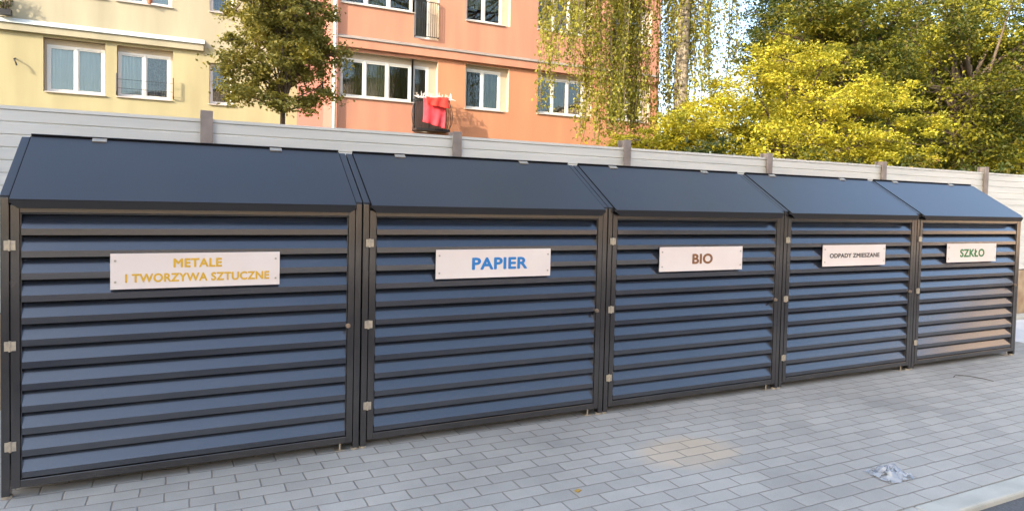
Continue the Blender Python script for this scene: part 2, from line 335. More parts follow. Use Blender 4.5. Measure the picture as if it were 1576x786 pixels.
    for k in range(N_SLAT):
        z = 1.209 - ph*k; hb = .029 if k < N_SLAT-1 else .026; j = rng.uniform(-.0012,.0012)
        prof = [(.002+j,z-hb),(.0035+j,z-hb),(.0035+j,z-.0015),(.038,z+.059),(.038,z+.0605),(.0375,z+.0607),(.0365,z+.0605),(.002+j,z)]
        b.prism([(y,zz) for y,zz in prof[::-1]], a+w+e, c-w-e)
        b.box((a+w+e,.0036+j,z-hb),(c-w-e,.016,z-hb+.0015))
    b.build('louvre_panel', M_SLAT, door)
    for z in (1.135,.688,.238):
        b = MB(); b.box((.018,-.007,z-.021),(.036,-.003,z+.021)); b.box((.042,-.007,z-.021),(.061,-.003,z+.021))
        b.tube([(.039,-.007,z-.024),(.039,-.007,z+.024)], .0055, 8)
        for sx in (.027,.052):
            for dz in (-.011,.011): b.tube([(sx,-.007,z+dz),(sx,-.0095,z+dz)], .0035, 6)
        b.build('hinge', M_ZINC, door, bevel=.001)
    b = MB(); b.tube([(1.528,-.002,.688),(1.528,-.006,.688)], .013, 16); b.tube([(1.528,-.007,.688),(1.528,-.018,.688)], .010, 12); b.box((1.526,-.019,.680),(1.530,-.0181,.696))
    b.build('lock', M_BRASS, door, bevel=.001)
    for fx in (.022, P-.022):
        b = MB(); b.tube([(fx,.025,0),(fx,.025,.012)], .022, 12); b.tube([(fx,.025,.010),(fx,.025,.02)], .010, 8); b.build('foot', M_ZINC, root)
    for fx in (1.50,):
        b = MB(); b.box((fx-.03,.01,.001),(fx+.03,.07,.005)); b.tube([(fx,.03,.005),(fx,.03,.05)], .006, 8); b.build('anchor_bolt', M_ZINC, root)
    return root
proto = make_enclosure()
signs = [(['METALE','I TWORZYWA SZTUCZNE'],0,'yellow lettering METALE I TWORZYWA SZTUCZNE','yellow lettered'),
         (['PAPIER'],1,'blue lettering PAPIER','blue lettered'), (['BIO'],2,'brown lettering BIO','brown lettered'),
         (['ODPADY ZMIESZANE'],3,'small dark lettering ODPADY ZMIESZANE','dark lettered'), (['SZKŁO'],4,'green lettering SZKŁO','green lettered')]
pos = ['leftmost bin enclosure', 'second bin enclosure from the left', 'middle bin enclosure', 'fourth bin enclosure from the left', 'far right bin enclosure']
encs = [proto]
for k in range(1, 5):
    c_ = copy_tree(proto); c_.location = (P*k, 0, 0); encs.append(c_)
for k, e_ in enumerate(encs):
    lines, ci, what, _ = signs[k]
    tag(e_, 'dark louvred ' + pos[k] + ', door sign in ' + what.replace(' lettering', ' letters'), 'bin enclosure', 'louvred bin enclosures in a row')
    b = MB(); b.box((-.375,-.004,-.084),(.375,.003,.084))
    s = b.build('sign', M_SIGN, e_, loc=(.796,-.009,1.010), bevel=.001); s['label'] = 'cream name board with ' + what
    for sx in (-.355,.355):
        for sz in (-.05,.05): b = MB(); b.tube([(sx,-.004,sz),(sx,-.007,sz)], .0055, 8); b.build('screw', M_ZINC, s)
    if ci == 0:
        text_mesh('METALE', .044, .215, M_TXT[0], s, (-.005,-.0048,.036)); text_mesh('I TWORZYWA SZTUCZNE', .042, .64, M_TXT[0], s, (.005,-.0048,-.033))
    else:
        h, w = {1:(.072,.365), 2:(.072,.185), 3:(.036,.60), 4:(.074,.375)}[ci]
        text_mesh(lines[0], h, w, M_TXT[ci], s, (.0 if ci != 1 else .03,-.0048,.0 if ci != 4 else -.002))

# ------------------------------------------------------------------ fence behind
FY = 1.6
fence = empty('metal_fence', (0,FY,0), 'pale ribbed sheet fence with brown posts running behind the bin enclosures', 'fence')
px = [-6.6,-4.75,-2.85,-1.0,.87,2.75,4.46,6.3,8.17,10.25,12.1,14.0,15.9,17.8,19.7,21.6,23.5,25.4]
for i, x in enumerate(px):
    b = MB(); zt = 1.96 + .02*math.sin(i*2.3)
    b.box((x-.04,-.052,-.05),(x+.04,-.044,zt)); b.box((x-.04,.044,-.05),(x+.04,.052,zt)); b.box((x-.004,-.044,-.05),(x+.004,.044,zt))
    b.build('post', M_FPOST, fence, bevel=.002)
for i in range(len(px)-1):
    x0, x1 = px[i]+.006, px[i+1]-.006
    prof = []; z = .60; top = 1.895
    while z < top-.01:                                         # trapezoidal ribs
        prof += [(-.006,z),(-.006,z+.066),(.002,z+.071),(.002,z+.076)]; z += .081
    back = [(y+.004, zz) for y, zz in reversed(prof)]
    b = MB(); b.prism((prof+back)[::-1], x0, x1)
    b.box((x0,-.012,prof[-1][1]-.004),(x1,.016,prof[-1][1]+.018))
    b.build('panel', M_FENCE, fence)
    b = MB(); b.box((x0,-.025,-.05),(x1,.025,.585)); b.build('base_board', M_PLINTH, fence, bevel=.004)

# ------------------------------------------------------------------ apartment building
def wall(x0, x1, z0, z1, y, holes, depth, matfn, mats, name, parent, xcuts=(), zcuts=(), reveal_mi=0, end_left=0):
    xs = sorted({x0,x1,*[h[0] for h in holes],*[h[1] for h in holes],*xcuts}); zs = sorted({z0,z1,*[h[2] for h in holes],*[h[3] for h in holes],*zcuts})
    b = MB()
    for i in range(len(xs)-1):
        for j in range(len(zs)-1):
            cx, cz = (xs[i]+xs[i+1])/2, (zs[j]+zs[j+1])/2
            if any(h[0] < cx < h[1] and h[2] < cz < h[3] for h in holes): continue
            b.poly([(xs[i],y,zs[j]),(xs[i+1],y,zs[j]),(xs[i+1],y,zs[j+1]),(xs[i],y,zs[j+1])], matfn(cx,cz))
    for a, c, e, f in holes:
        d = y+depth
        b.poly([(a,y,e),(a,y,f),(a,d,f),(a,d,e)], reveal_mi); b.poly([(c,y,e),(c,d,e),(c,d,f),(c,y,f)], reveal_mi)
        b.poly([(a,y,f),(c,y,f),(c,d,f),(a,d,f)], reveal_mi); b.poly([(a,y,e),(a,d,e),(c,d,e),(c,y,e)], reveal_mi)
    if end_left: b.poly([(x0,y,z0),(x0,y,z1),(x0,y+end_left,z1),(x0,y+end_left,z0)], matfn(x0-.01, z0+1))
    return b.build(name, mats, parent)
def window(x0, x1, z0, z1, y, curtains, parent, sill=True, widths=None, tilt=None, shutter=False):  # curtains: 'white' entries are the sky reflection sheet
    """white frame with one casement per curtain entry"""
    n = len(curtains); fr = MB(); fw = .055
    fr.box((x0,y,z0),(x0+fw,y+.06,z1)); fr.box((x1-fw,y,z0),(x1,y+.06,z1)); fr.box((x0+fw,y,z0),(x1-fw,y+.06,z0+fw)); fr.box((x0+fw,y,z1-fw),(x1-fw,y+.06,z1))
    W_ = x1-x0-2*fw; widths = widths or [1/n]*n; xa = x0+fw; cells = []
    for i in range(n):
        xb = xa + W_*widths[i]
        if i < n-1: fr.box((xb-.03,y-.004,z0+fw),(xb+.03,y+.058,z1-fw))
        cells.append((xa+(.03 if i else 0), xb-(.03 if i < n-1 else 0))); xa = xb
    for a, c in cells:                                              # sashes
        s_ = .035; yy = y+.012
        fr.box((a,yy,z0+fw),(a+s_,yy+.04,z1-fw)); fr.box((c-s_,yy,z0+fw),(c,yy+.04,z1-fw)); fr.box((a+s_,yy,z0+fw),(c-s_,yy+.04,z0+fw+s_)); fr.box((a+s_,yy,z1-fw-s_),(c-s_,yy+.04,z1-fw))
    w = fr.build('window', M_WHITE, parent)
    for i, (a, c) in enumerate(cells):
        b = MB(); b.box((a+.03,y+.028,z0+fw+.03),(c-.03,y+.036,z1-fw-.03)); b.build('pane', M_GLASS, w)
        cc = curtains[i]
        if cc:
            b = MB(); k = 26; prev = None; cb = z0+.02; ct = z1-.02
            if cc.startswith('half'): cc = cc[5:]; cb = z0+.35*(z1-z0)
            for q in range(k+1):
                xx = a + (c-a)*q/k; am = .25 if cc == 'white' else 1; yy = y+.09+am*(.022*math.sin(q*1.9+x0*3)+.01*math.sin(q*.7))
                if prev: b.poly([(prev[0],prev[1],cb),(xx,yy,cb),(xx,yy,ct),(prev[0],prev[1],ct)])
                prev = (xx,yy)
            b.build('curtain_or_sky', M_CURT_OR_SKY[cc], w, smooth=True)  # white ones paint in sky reflection, the others are curtains
    if sill:
        b = MB(); b.box((x0-.03,y-.20,z0-.03),(x1+.03,y-.001,z0-.004)); b.build('sill', M_SILL, w)
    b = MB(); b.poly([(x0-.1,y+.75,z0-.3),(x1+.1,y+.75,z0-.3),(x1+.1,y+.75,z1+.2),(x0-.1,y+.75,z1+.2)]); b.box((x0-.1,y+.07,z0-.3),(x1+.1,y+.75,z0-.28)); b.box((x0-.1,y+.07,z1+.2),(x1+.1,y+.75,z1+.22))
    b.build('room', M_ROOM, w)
    return w

OY, YY, DP = 15.6, 17.6, .16
bo = empty('apartment_building', (0,0,0), 'orange and salmon apartment block with white windows and a grey flashed ledge', 'building')
oh = [(4.70,7.60,4.23,5.52),(8.50,9.98,4.20,5.56),(11.02,13.08,4.25,5.58),(13.93,15.52,4.26,5.60)]
ohu = [(4.70,6.81,6.86,8.16),(8.48,9.98,6.88,8.2),(10.98,13.08,6.94,8.24),(13.90,15.52,6.95,8.25)]
doors = [(6.83,7.60,3.38,4.23)]; doorsu = [(6.83,7.60,6.14,8.16)]
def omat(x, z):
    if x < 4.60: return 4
    if z > 5.7: return 2
    return 2 if x < 7.6 else 3
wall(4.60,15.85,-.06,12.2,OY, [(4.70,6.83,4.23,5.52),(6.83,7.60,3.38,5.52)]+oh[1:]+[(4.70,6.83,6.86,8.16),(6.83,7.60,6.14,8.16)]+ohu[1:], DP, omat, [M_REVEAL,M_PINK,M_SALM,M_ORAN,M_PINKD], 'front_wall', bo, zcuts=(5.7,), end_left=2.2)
b = MB(); b.box((15.851,OY,-.06),(15.9,OY+10,12.2)); b.box((4.6,OY+10,-.06),(15.9,OY+10.2,12.2)); b.build('end_wall', M_SALM, bo)
b = MB(); b.box((4.3,OY-.4,12.2),(16.2,OY+10.5,12.45)); b.build('roof', M_FLASH, bo)
b = MB(); b.box((4.62,OY-.10,5.62),(15.86,OY-.002,5.86)); lg = b.build('floor_ledge', M_SALM, bo, bevel=.01)
b = MB(); b.prism([(OY-.13,5.875),(OY-.13,5.862),(OY-.001,5.865),(OY-.001,5.97)], 4.60, 15.88); b.build('flashing', M_FLASH, lg)
y = OY+DP-.005
window(4.71,6.82,4.24,5.35,y,['dim','cream','dim'],bo,widths=[.33,.335,.335]); 
window(6.84,7.36,3.39,5.35,y,['grey'],bo,sill=False)
window(8.51,9.75,4.21,5.45,y,['dim','green'],bo); window(11.03,12.85,4.26,5.45,y,['dim','green','dim'],bo); window(13.94,15.3,4.27,5.45,y,['dim','dim'],bo)
window(4.71,6.82,6.87,8.15,y,['dim','green','dim'],bo); window(6.84,7.36,6.15,8.15,y,['grey'],bo,sill=False)
window(8.49,9.75,6.89,8.15,y,['half_cream','half_green'],bo); window(10.99,12.85,6.95,8.2,y,['green','grey','dim'],bo); window(13.91,15.3,6.96,8.2,y,['dim','dim'],bo)
# headers above and beside the lower windows (beige plaster filling between frame and hole)
for x0,x1,z0,z1 in ((4.70,7.37,5.352,5.52),(8.50,9.76,5.452,5.56),(11.02,12.86,5.452,5.58),(13.93,15.31,5.452,5.60)): b = MB(); b.box((x0,y+.002,z0),(x1,y+.05,z1)); b.build('lintel', M_REVEAL, bo)
for x0,x1,z0,z1 in ((7.36,7.60,3.38,5.52),(9.75,9.98,4.2,5.56),(12.85,13.08,4.25,5.58),(15.3,15.52,4.26,5.6),(7.36,7.6,6.14,8.16),(9.75,9.98,6.88,8.2),(12.85,13.08,6.94,8.24),(15.3,15.52,6.95,8.25)):
    b = MB(); b.box((x0+.001,y+.003,z0+.001),(x1-.001,y+.05,z1-.001)); b.build('side_plaster', M_REVEAL, bo)
# railing on the upper french window
def rail(name, x0, x1, z0, z1, yb, bulge, parent, nbar=11):
    b = MB()
    for z in (z0,z1): b.tube([(x0,yb+.14,z),(x0,yb,z),(x1,yb,z),(x1,yb+.14,z)], .013, 6)
    for i in range(nbar+1):
        x = x0+(x1-x0)*i/nbar
        b.tube([(x,yb,z0),(x,yb-bulge*.7,z0+(z1-z0)*.18),(x,yb-bulge,z0+(z1-z0)*.45),(x,yb-bulge*.35,z0+(z1-z0)*.8),(x,yb,z1)], .008, 5)
    return b.build(name, M_BLACKM, parent)
rail('railing', 6.86, 7.58, 6.20, 7.22, OY-.08, 0, bo)
rail('railing', 6.84, 7.86, 3.46, 4.32, OY-.36, .12, bo, 14)
b = MB(); b.box((6.82,OY-.40,3.40),(7.88,OY-.001,3.455)); b.build('balcony_slab', M_BLACKM, bo)
for s_, xc in ((-1,6.84),(1,7.86)):
    b = MB(); b.tube([(xc,OY-.36,4.32),(xc,OY-.001,4.32)], .013, 6); b.tube([(xc,OY-.36,3.46),(xc,OY-.001,3.46)], .013, 6)
    b.tube([(xc,OY-.3,4.32),(xc+s_*.10,OY-.3,4.05),(xc+s_*.13,OY-.3,3.85),(xc+s_*.09,OY-.3,3.62),(xc,OY-.3,3.46)], .010, 6)
    b.build('railing_side', M_BLACKM, bo)
b = MB(); b.box((6.90,OY-.05,3.46),(7.8,OY-.02,4.28)); b.build('balcony_screen', mat('dark_brown_screen', (.05,.03,.025), .7), bo)
# down pipe
b = MB(); b.tube([(4.52,OY-.09,-.05),(4.52,OY-.09,12.1)], .05, 10)
for z in (4.3,7.1): b.tube([(4.52,OY-.09,z),(4.52,OY-.09,z+.06)], .058, 10)
b.build('downpipe', M_WHITE, bo, smooth=True)

# laundry
rk = empty('laundry_rack', (7.36,OY-.38,4.33), 'small white clothes airer with pegs hooked over the black balcony railing', 'laundry rack')
b = MB()
for i in range(5): b.tube([(-.5,-.12+.08*i,.0+.02*i),(.62,-.12+.08*i,.0+.02*i)], .007, 5)
for x in (-.5,.62): b.tube([(x,-.14,-.01),(x,.3,.1)], .010, 5)
b.build('rack_frame', M_WHITE, rk)
b = MB(); rng = random.Random(3)
for i in range(34):
    x = -.5+1.05*i/33; yy = rng.choice((-.12,-.04,.04,.12)); h = rng.uniform(.10,.20)
    b.box((x,yy-.008,.0),(x+.016,yy+.008,h*.6)); b.tube([(x+.008,yy,.0),(x+rng.uniform(-.05,.05),yy,h)], .005, 4)
b.build('clothes_pegs', mat('peg_plastic', (.62,.58,.56), .5), rk)
def cloth(name, x0, x1, zt, zb, y, mt, seed, skew=0, folds=2.3):
    rng = random.Random(seed); n, k = 26, 14; V = []; F = []
    for j in range(k+1):
        v = j/k
        for i in range(n+1):
            u = i/n; yy = y - .05*v + .016*math.sin(u*folds*6.28+seed+v*1.2)*(.25+v) + .004*math.sin(u*19+v*5)
            V.append((x0+(x1-x0)*u + .03*math.sin(v*3+seed)*v, yy, zt+(zb-zt)*v*(1+skew*u) - .02*math.sin(u*6)*(1-v)))
    for j in range(k):
        for i in range(n): a = j*(n+1)+i; F.append((a,a+1,a+n+2,a+n+1))
    b = MB(); b.v = V; b.f = F; b.mi = [0]*len(F); o = b.build(name, mt, smooth=True)
    s_ = o.modifiers.new('thick', 'SOLIDIFY'); s_.thickness = .006; return o
red = varied('coral_cloth', (.78,.07,.09), (.68,.05,.07), 8, rough=.85)
tag(cloth('towel', 6.98, 7.66, 4.335, 3.62, OY-.54, red, 1, skew=.22), 'coral red towel hanging over the front of the balcony railing', 'towel')
tag(cloth('red_shirt', 7.04, 7.74, 4.36, 4.12, OY-.60, varied('red_cloth', (.74,.045,.03), (.62,.035,.025), 8, rough=.85), 4, skew=.3), 'bright red shirt folded over the clothes rack, above the coral towel', 'shirt')

# yellow block
by = empty('apartment_building', (0,0,0), 'pale yellow apartment block with a cream ledge, left of the orange block', 'building')
yh = [(-2.56,-1.17,3.97,5.38),(-.90,.46,3.98,5.37),(1.39,2.04,3.97,5.15),(-2.56,-1.17,6.56,7.95),(-.92,.44,6.56,7.95),(1.39,2.04,6.60,7.95),(-4.9,-3.42,5.78,7.9)]
wall(-9,4.60,-.06,12.2,YY, yh, DP, lambda x,z: 2 if x > 3.82 else (0 if z < 5.55 else 1), [M_YEL_LO,M_YEL_UP,M_PINK,M_REVY], 'front_wall', by, xcuts=(3.82,), zcuts=(5.55,), reveal_mi=3)
b = MB(); b.box((-9,YY+8,-.06),(4.6,YY+8.2,12.2)); b.box((-9.2,YY,-.06),(-9.001,YY+8.2,12.2)); b.build('end_wall', M_YEL_UP, by)
b = MB(); b.box((-9.4,YY-.4,12.2),(4.58,YY+8.5,12.45)); b.build('roof', M_FLASH, by)
b = MB(); b.box((-9,YY-.10,5.44),(1.24,YY-.002,5.625)); lg = b.build('floor_ledge', M_YEL_UP, by, bevel=.01)
b = MB(); b.prism([(YY-.14,5.64),(YY-.14,5.628),(YY-.001,5.63),(YY-.001,5.77)], -9, 1.26); b.build('flashing', mat('pale_flashing', (.50,.56,.56), .45), lg)
y = YY+DP-.005
window(-2.50,-1.19,3.98,5.22,y,['white','white'],by); wb = window(-.89,.40,3.99,5.22,y,['white','blue'],by); window(1.40,2.03,3.98,5.14,y,['brown'],by)
window(-2.55,-1.18,6.57,7.94,y,['white','white'],by); window(-.91,.43,6.57,7.94,y,['white','white'],by); window(1.40,2.03,6.61,7.94,y,['blue'],by); window(-4.89,-3.43,5.79,7.89,y,['white','white'],by)
for x0,x1 in ((-2.555,-1.175),(-.895,.455)): b = MB(); b.box((x0,y+.002,5.222),(x1,y+.05,5.37)); b.build('lintel', M_REVY, by)
b = MB(); b.box((-2.555,y+.003,3.975),(-2.503,y+.05,5.2215)); b.build('side_plaster', M_REVY, by)
b = MB(); b.box((.403,y+.003,3.985),(.455,y+.05,5.2215)); b.build('side_plaster', M_REVY, by)
b = MB()
for x in (-.90,.47): b.tube([(x,YY-.02,4.02),(x,YY-.1,4.1),(x,YY-.10,4.60)], .018, 6)
for z in (4.20,4.44): b.tube([(-.90,YY-.10,z),(.47,YY-.10,z)], .006, 5)
b.build('window_guard', M_BLACKM, by)
b = MB(); b.tube([(-3.16,YY-.001,4.75),(-3.16,YY-.12,4.72),(-3.12,YY-.14,4.62),(-3.10,YY-.13,4.55)], .018, 6); b.build('wall_hook', M_BLACKM, by)
# flower pot on the upper sill
fp = empty('flower_pot', (-.12,YY-.09,6.57), 'small pot of red flowers on an upper sill of the yellow block', 'flower pot')
b = MB(); b.tube([(0,0,0),(0,0,.12)], [.05,.07], 12); b.build('pot', mat('terracotta', (.35,.13,.07), .8), fp)
def blob_leaves(name, n, rad, size, mt, parent, off=(0,0,0), seed=0, flat=1):
    rs = np.random.RandomState(seed); d = rs.normal(size=(n,3)); d /= np.linalg.norm(d,axis=1)[:,None]; p = d*rad*rs.uniform(.3,1,(n,1))**.5; p[:,2] *= flat
    return leaves_mesh(name, p+np.array(off), size, mt, parent, rs)
def leaves_mesh(name, P_, size, mt, parent, rs, up=.35, aspect=.55, sizes=None, hang=False):
    n = len(P_); nor = rs.normal(size=(n,3)); nor[:,2] = np.abs(nor[:,2])*1.0+up; nor /= np.linalg.norm(nor,axis=1)[:,None]
    a = rs.normal(size=(n,3))
    if hang: a = a*.35+np.array([0,0,-1.])
    a -= nor*(a*nor).sum(1)[:,None]; a /= np.linalg.norm(a,axis=1)[:,None]; bb = np.cross(nor, a)
    s = (size*rs.uniform(.6,1.3,n) if sizes is None else sizes)[:,None]
    fold = nor*s*.18
    V = np.stack([P_-a*s*.5, P_+bb*s*.5*aspect+fold, P_+a*s*.55, P_-bb*s*.5*aspect+fold], 1).reshape(-1,3)
    idx = np.arange(n)[:,None]*4
    F = np.concatenate([idx+[0,1,2], idx+[0,2,3]], 1).reshape(-1)
    me = bpy.data.meshes.new(name); me.vertices.add(4*n); me.vertices.foreach_set('co', V.ravel().astype(np.float32))
    me.loops.add(6*n); me.loops.foreach_set('vertex_index', F.astype(np.int32)); me.polygons.add(2*n)
    me.polygons.foreach_set('loop_start', (np.arange(2*n)*3).astype(np.int32)); me.polygons.foreach_set('loop_total', np.full(2*n,3,np.int32))
    me.update(calc_edges=True); me.validate(); me.materials.append(mt)
    o = bpy.data.objects.new(name, me); col.objects.link(o); o.parent = parent; return o
blob_leaves('blossoms', 160, .09, .045, mat('red_petal', (.75,.03,.06), .6), fp, (0,0,.18), 1)
fp2 = empty('potted_shrub', (-3.36,YY-.16,5.79), 'dark bare shrub in a trough at the far left of the yellow block', 'potted plant')
b = MB(); b.box((-.16,-.09,0),(.16,.09,.14)); b.build('trough', M_BLACKM, fp2)
b = MB(); rng = random.Random(8)
for i in range(16):
    x = rng.uniform(-.1,.1); b.tube([(x,0,.12),(x*1.4,rng.uniform(-.05,.05),.3),(x*2+rng.uniform(-.1,.1),rng.uniform(-.08,.08),rng.uniform(.45,.75))], [.012,.009,.004], 5)
b.build('stems', M_BARK, fp2); blob_leaves('leaves', 220, .2, .06, L_DARK, fp2, (0,0,.35), 3, 1.3)

# ------------------------------------------------------------------ trees
def limb_tree(name, loc, label, h0, trunk_r, limbs, mt_bark, lean=(0,0), group=None, fork=None, cat='tree'):
    t = empty(name, loc, label, cat, group)
    return t
def curve_pts(a, c, sag, n=6, rng=random):
    a, c = Vector(a), Vector(c); out = []
    j = Vector((rng.uniform(-1,1), rng.uniform(-1,1), 0))*.06*(c-a).length
    for i in range(n+1):
        u = i/n; p = a.lerp(c, u); p.z += sag*math.sin(math.pi*u); p += j*math.sin(math.pi*u); out.append(p)
    return out
def tree(name, loc, label, trunk_h, r0, clumps, n_leaf, size, leafm, barkm, seed=0, group=None, top=None, up=.35, outward=.55, aspect=.6, limb=.42, fork=.5):
    """clumps: list of (x,y,z,rx,ry,rz) relative; limbs run from the trunk to each clump, leaves grow in sprays round twigs"""
    t = empty(name, loc, label, 'tree', group); rng = random.Random(seed); rs = np.random.RandomState(seed)
    tp = top or (0,0,trunk_h); b = MB()
    b.tube([(0,0,-.08),(0,0,.1),*[tuple(Vector((0,0,.1)).lerp(Vector(tp), u)+Vector((rng.uniform(-1,1),rng.uniform(-1,1),0))*r0*.5) for u in (.25,.5,.75)],tp], [r0*1.35,r0*1.05,r0*.95,r0*.85,r0*.72,r0*.5], 12)
    b.build('trunk', barkm, t, smooth=True)
    lb = MB(); pts = []; ws = []
    for cx, cy, cz, rx, ry, rz in clumps:
        u = rng.uniform(.45,1); st = Vector((0,0,.1)).lerp(Vector(tp), u)
        if st.z > cz-.1 or st.z < fork: st = Vector((tp[0]*.6,tp[1]*.6,max(fork,min(st.z,cz-.4))))
        pp = curve_pts(st, (cx,cy,cz), .1*abs(cz-st.z), rng=rng)
        lb.tube(pp, [r0*limb*(1-.85*i/6)+.004 for i in range(7)], 6)
        vol = (rx*ry*rz)**(2/3); k = max(3, int(26*vol**.5)+4)
        for q in range(k):                                          # sprays
            d = rs.normal(size=3); d /= np.linalg.norm(d); rr = rs.uniform(.35,1.08)
            e = np.array([cx,cy,cz])+d*np.array([rx,ry,rz])*rr
            if q % 3 == 0: lb.tube([pp[-2 if q % 2 else -1], tuple(np.array([cx,cy,cz])*.4+e*.6), tuple(e)], [.012,.008,.003], 4)
            pts.append((e, d, min(rx,ry,rz))); ws.append(vol/k)
    lb.build('limbs', barkm, t, smooth=True)
    ws = np.array(ws); ws /= ws.sum(); P_ = []
    for (e, d, r), w in zip(pts, ws):
        k = max(1, int(n_leaf*w*rs.uniform(.4,1.6))); sp = r*rs.uniform(.18,.42)
        q = rs.normal(size=(k,3))*sp*np.array([1.15,1.15,.55]); q[:,2] -= .15*np.abs(q[:,0])
        P_.append(e+q)
    P_ = np.concatenate(P_)
    leaves_mesh('crown', P_, size, leafm, t, rs, up=up, aspect=aspect)
    return t
def flat(cl, dz=0, k=.62, w=1.1): return [(x,y,z+dz,a*w,b_*w,c*k) for x,y,z,a,b_,c in cl]
def shell(n, c, r, seed, rr=(.28,.42), zmin=None, hollow=.55):
    rng = random.Random(seed); out = []
    while len(out) < n:
        v = Vector((rng.gauss(0,1),rng.gauss(0,1),rng.gauss(0,1))).normalized()*rng.uniform(hollow,1)
        p = (c[0]+v.x*r[0], c[1]+v.y*r[1], c[2]+v.z*r[2])
        if zmin is not None and p[2] < zmin: continue
        k = rng.uniform(*rr)*min(r); out.append((*p, k*1.15, k*1.15, k*.8))
    return out

# small clipped street tree in front of the yellow block
tree('street_tree', (2.03,7.0,-.06), 'small dense round tree with olive leaves in front of the yellow and pink walls', 3.6, .045,
     shell(60, (-.0,0,4.10), (.70,.70,1.42), 5, (.24,.38), zmin=2.72, hollow=.35)+[(-.58,0,3.0,.27,.27,.22),(-.5,-.3,2.86,.27,.27,.2),(.5,0,2.86,.28,.28,.2),(.62,0,3.12,.26,.26,.22),(0,-.4,2.84,.28,.28,.18),(-.68,0,3.35,.26,.26,.24),(.72,-.1,3.6,.26,.26,.24)], 40000, .056, L_LEFT, M_BARK, seed=5, top=(.05,0,4.6), aspect=.65, limb=.25, fork=2.7)

# yellow tree
cl = [(-3.9,-.2,2.55,.85,.8,.6),(-3.0,.2,2.9,.9,.8,.65),(-3.3,-.6,3.5,.75,.7,.55),(-2.2,-.3,3.9,.9,.8,.6),(-2.3,-.8,2.7,1.0,.8,.7),(-1.3,-.2,4.45,.9,.8,.6),(-1.2,-.9,3.4,1.1,.8,.7),
      (-.3,-.4,5.0,.9,.8,.6),(0,-1.0,4.1,1.1,.9,.7),(-.5,-1.1,2.7,1.1,.8,.7),(.9,-.3,5.2,.9,.8,.55),(1.2,-1.0,4.4,1.1,.9,.6),(.9,-1.2,3.2,1.1,.8,.7),(2.1,-.8,4.3,1.0,.8,.5),(2.2,-1.1,3.4,1.0,.8,.5),
      (3.0,-.9,3.9,.9,.7,.4),(3.7,-1.0,3.75,.8,.6,.35),(3.0,-.8,3.0,.8,.7,.4),(-4.6,-.4,3.05,.6,.5,.3),(-1.9,.1,3.6,.9,.7,.9),(-2.4,.3,3.0,.9,.7,.9),(-1.3,.3,3.1,.9,.7,.9),(-2.9,.3,3.3,.7,.6,.7),(-4.1,.2,2.6,.8,.7,.9),(-3.4,.4,2.5,.9,.8,1.0),(-2.6,.3,2.4,.9,.8,1.0),(-4.7,.1,2.2,.6,.6,.7),(1.6,.5,2.6,1.1,.8,.6),(.3,.3,3.6,1.2,.9,.8)]
tree('yellow_tree', (13.1,7.4,-.06), 'bright yellow leaved spreading tree rising just above the fence on the right', 2.9, .13, flat(cl, -.35), 62000, .076, L_YEL, M_BARK, seed=11, up=.8, aspect=.6)

# weeping birch
bt = empty('weeping_birch', (10.7,8.2,-.06), 'weeping birch with white trunk and long yellowish hanging strands before the orange block', 'tree')
rng = random.Random(21); rs = np.random.RandomState(21)
b = MB(); b.tube([(0,0,-.08),(0,0,.2),(.02,0,2),(-.03,0,4),(.0,0,6),(.15,.1,8.3),(.1,.1,10.5)], [.24,.19,.17,.155,.13,.09,.04], 14); b.build('trunk', M_BIRCHB, bt, smooth=True)
lb = MB(); sb = MB(); LP = []
# x (rel), y spread, lower end z, number of strands, spread in x
bund = [(-3.55,4.05,7,.10),(-3.42,4.5,6,.16),(-2.95,3.4,6,.10),(-2.62,4.1,7,.14),(-2.3,2.95,8,.10),(-2.05,2.7,12,.14),(-1.75,2.8,12,.16),(-1.45,3.0,12,.16),(-1.1,2.9,14,.16),(-.8,2.7,12,.12),
        (-.45,3.4,5,.10),(-.15,2.6,8,.10),(.05,3.3,9,.12),(.25,3.1,6,.08),(.65,4.6,6,.10),(.95,4.05,8,.12),(1.2,4.4,6,.12),(-3.9,5.6,4,.2),(-3.1,5.6,6,.3),(-.5,4.6,5,.3),(.45,5.0,5,.2)]
for bx, zl, ns, sp in bund:
    by_ = rng.uniform(-1.0,1.0); ztop = 8.2+rng.uniform(-.4,.8)
    lb.tube(curve_pts((.05,.05,6.6+rng.uniform(0,2)), (bx,by_,ztop), .5, rng=rng), [.06,.05,.042,.034,.026,.018,.01], 6)
    for s_ in range(ns):
        x = bx+rng.gauss(0,sp); yy = by_+rng.gauss(0,.3); ze = zl+abs(rng.gauss(0,.55)); z = ztop-.1; p = Vector((x*.96,yy,z)); line = [p.copy()]
        ph1, ph2 = rng.uniform(0,6), rng.uniform(0,6)
        while p.z > ze:
            p.z -= .12; u = (ztop-p.z); p.x = x + .05*math.sin(u*1.3+ph1)+.02*math.sin(u*4+ph2); p.y = yy+.05*math.cos(u*1.1+ph2); line.append(p.copy())
        sb.tube(line, [.006]*(len(line)-1)+[.002], 3, caps=False)
        dens = rng.uniform(.6,1.25)
        for q in line:
            k = rs.poisson(8.5*dens)
            if k: LP.append(np.array(q)+rs.normal(size=(k,3))*np.array([.06,.06,.06]))
        
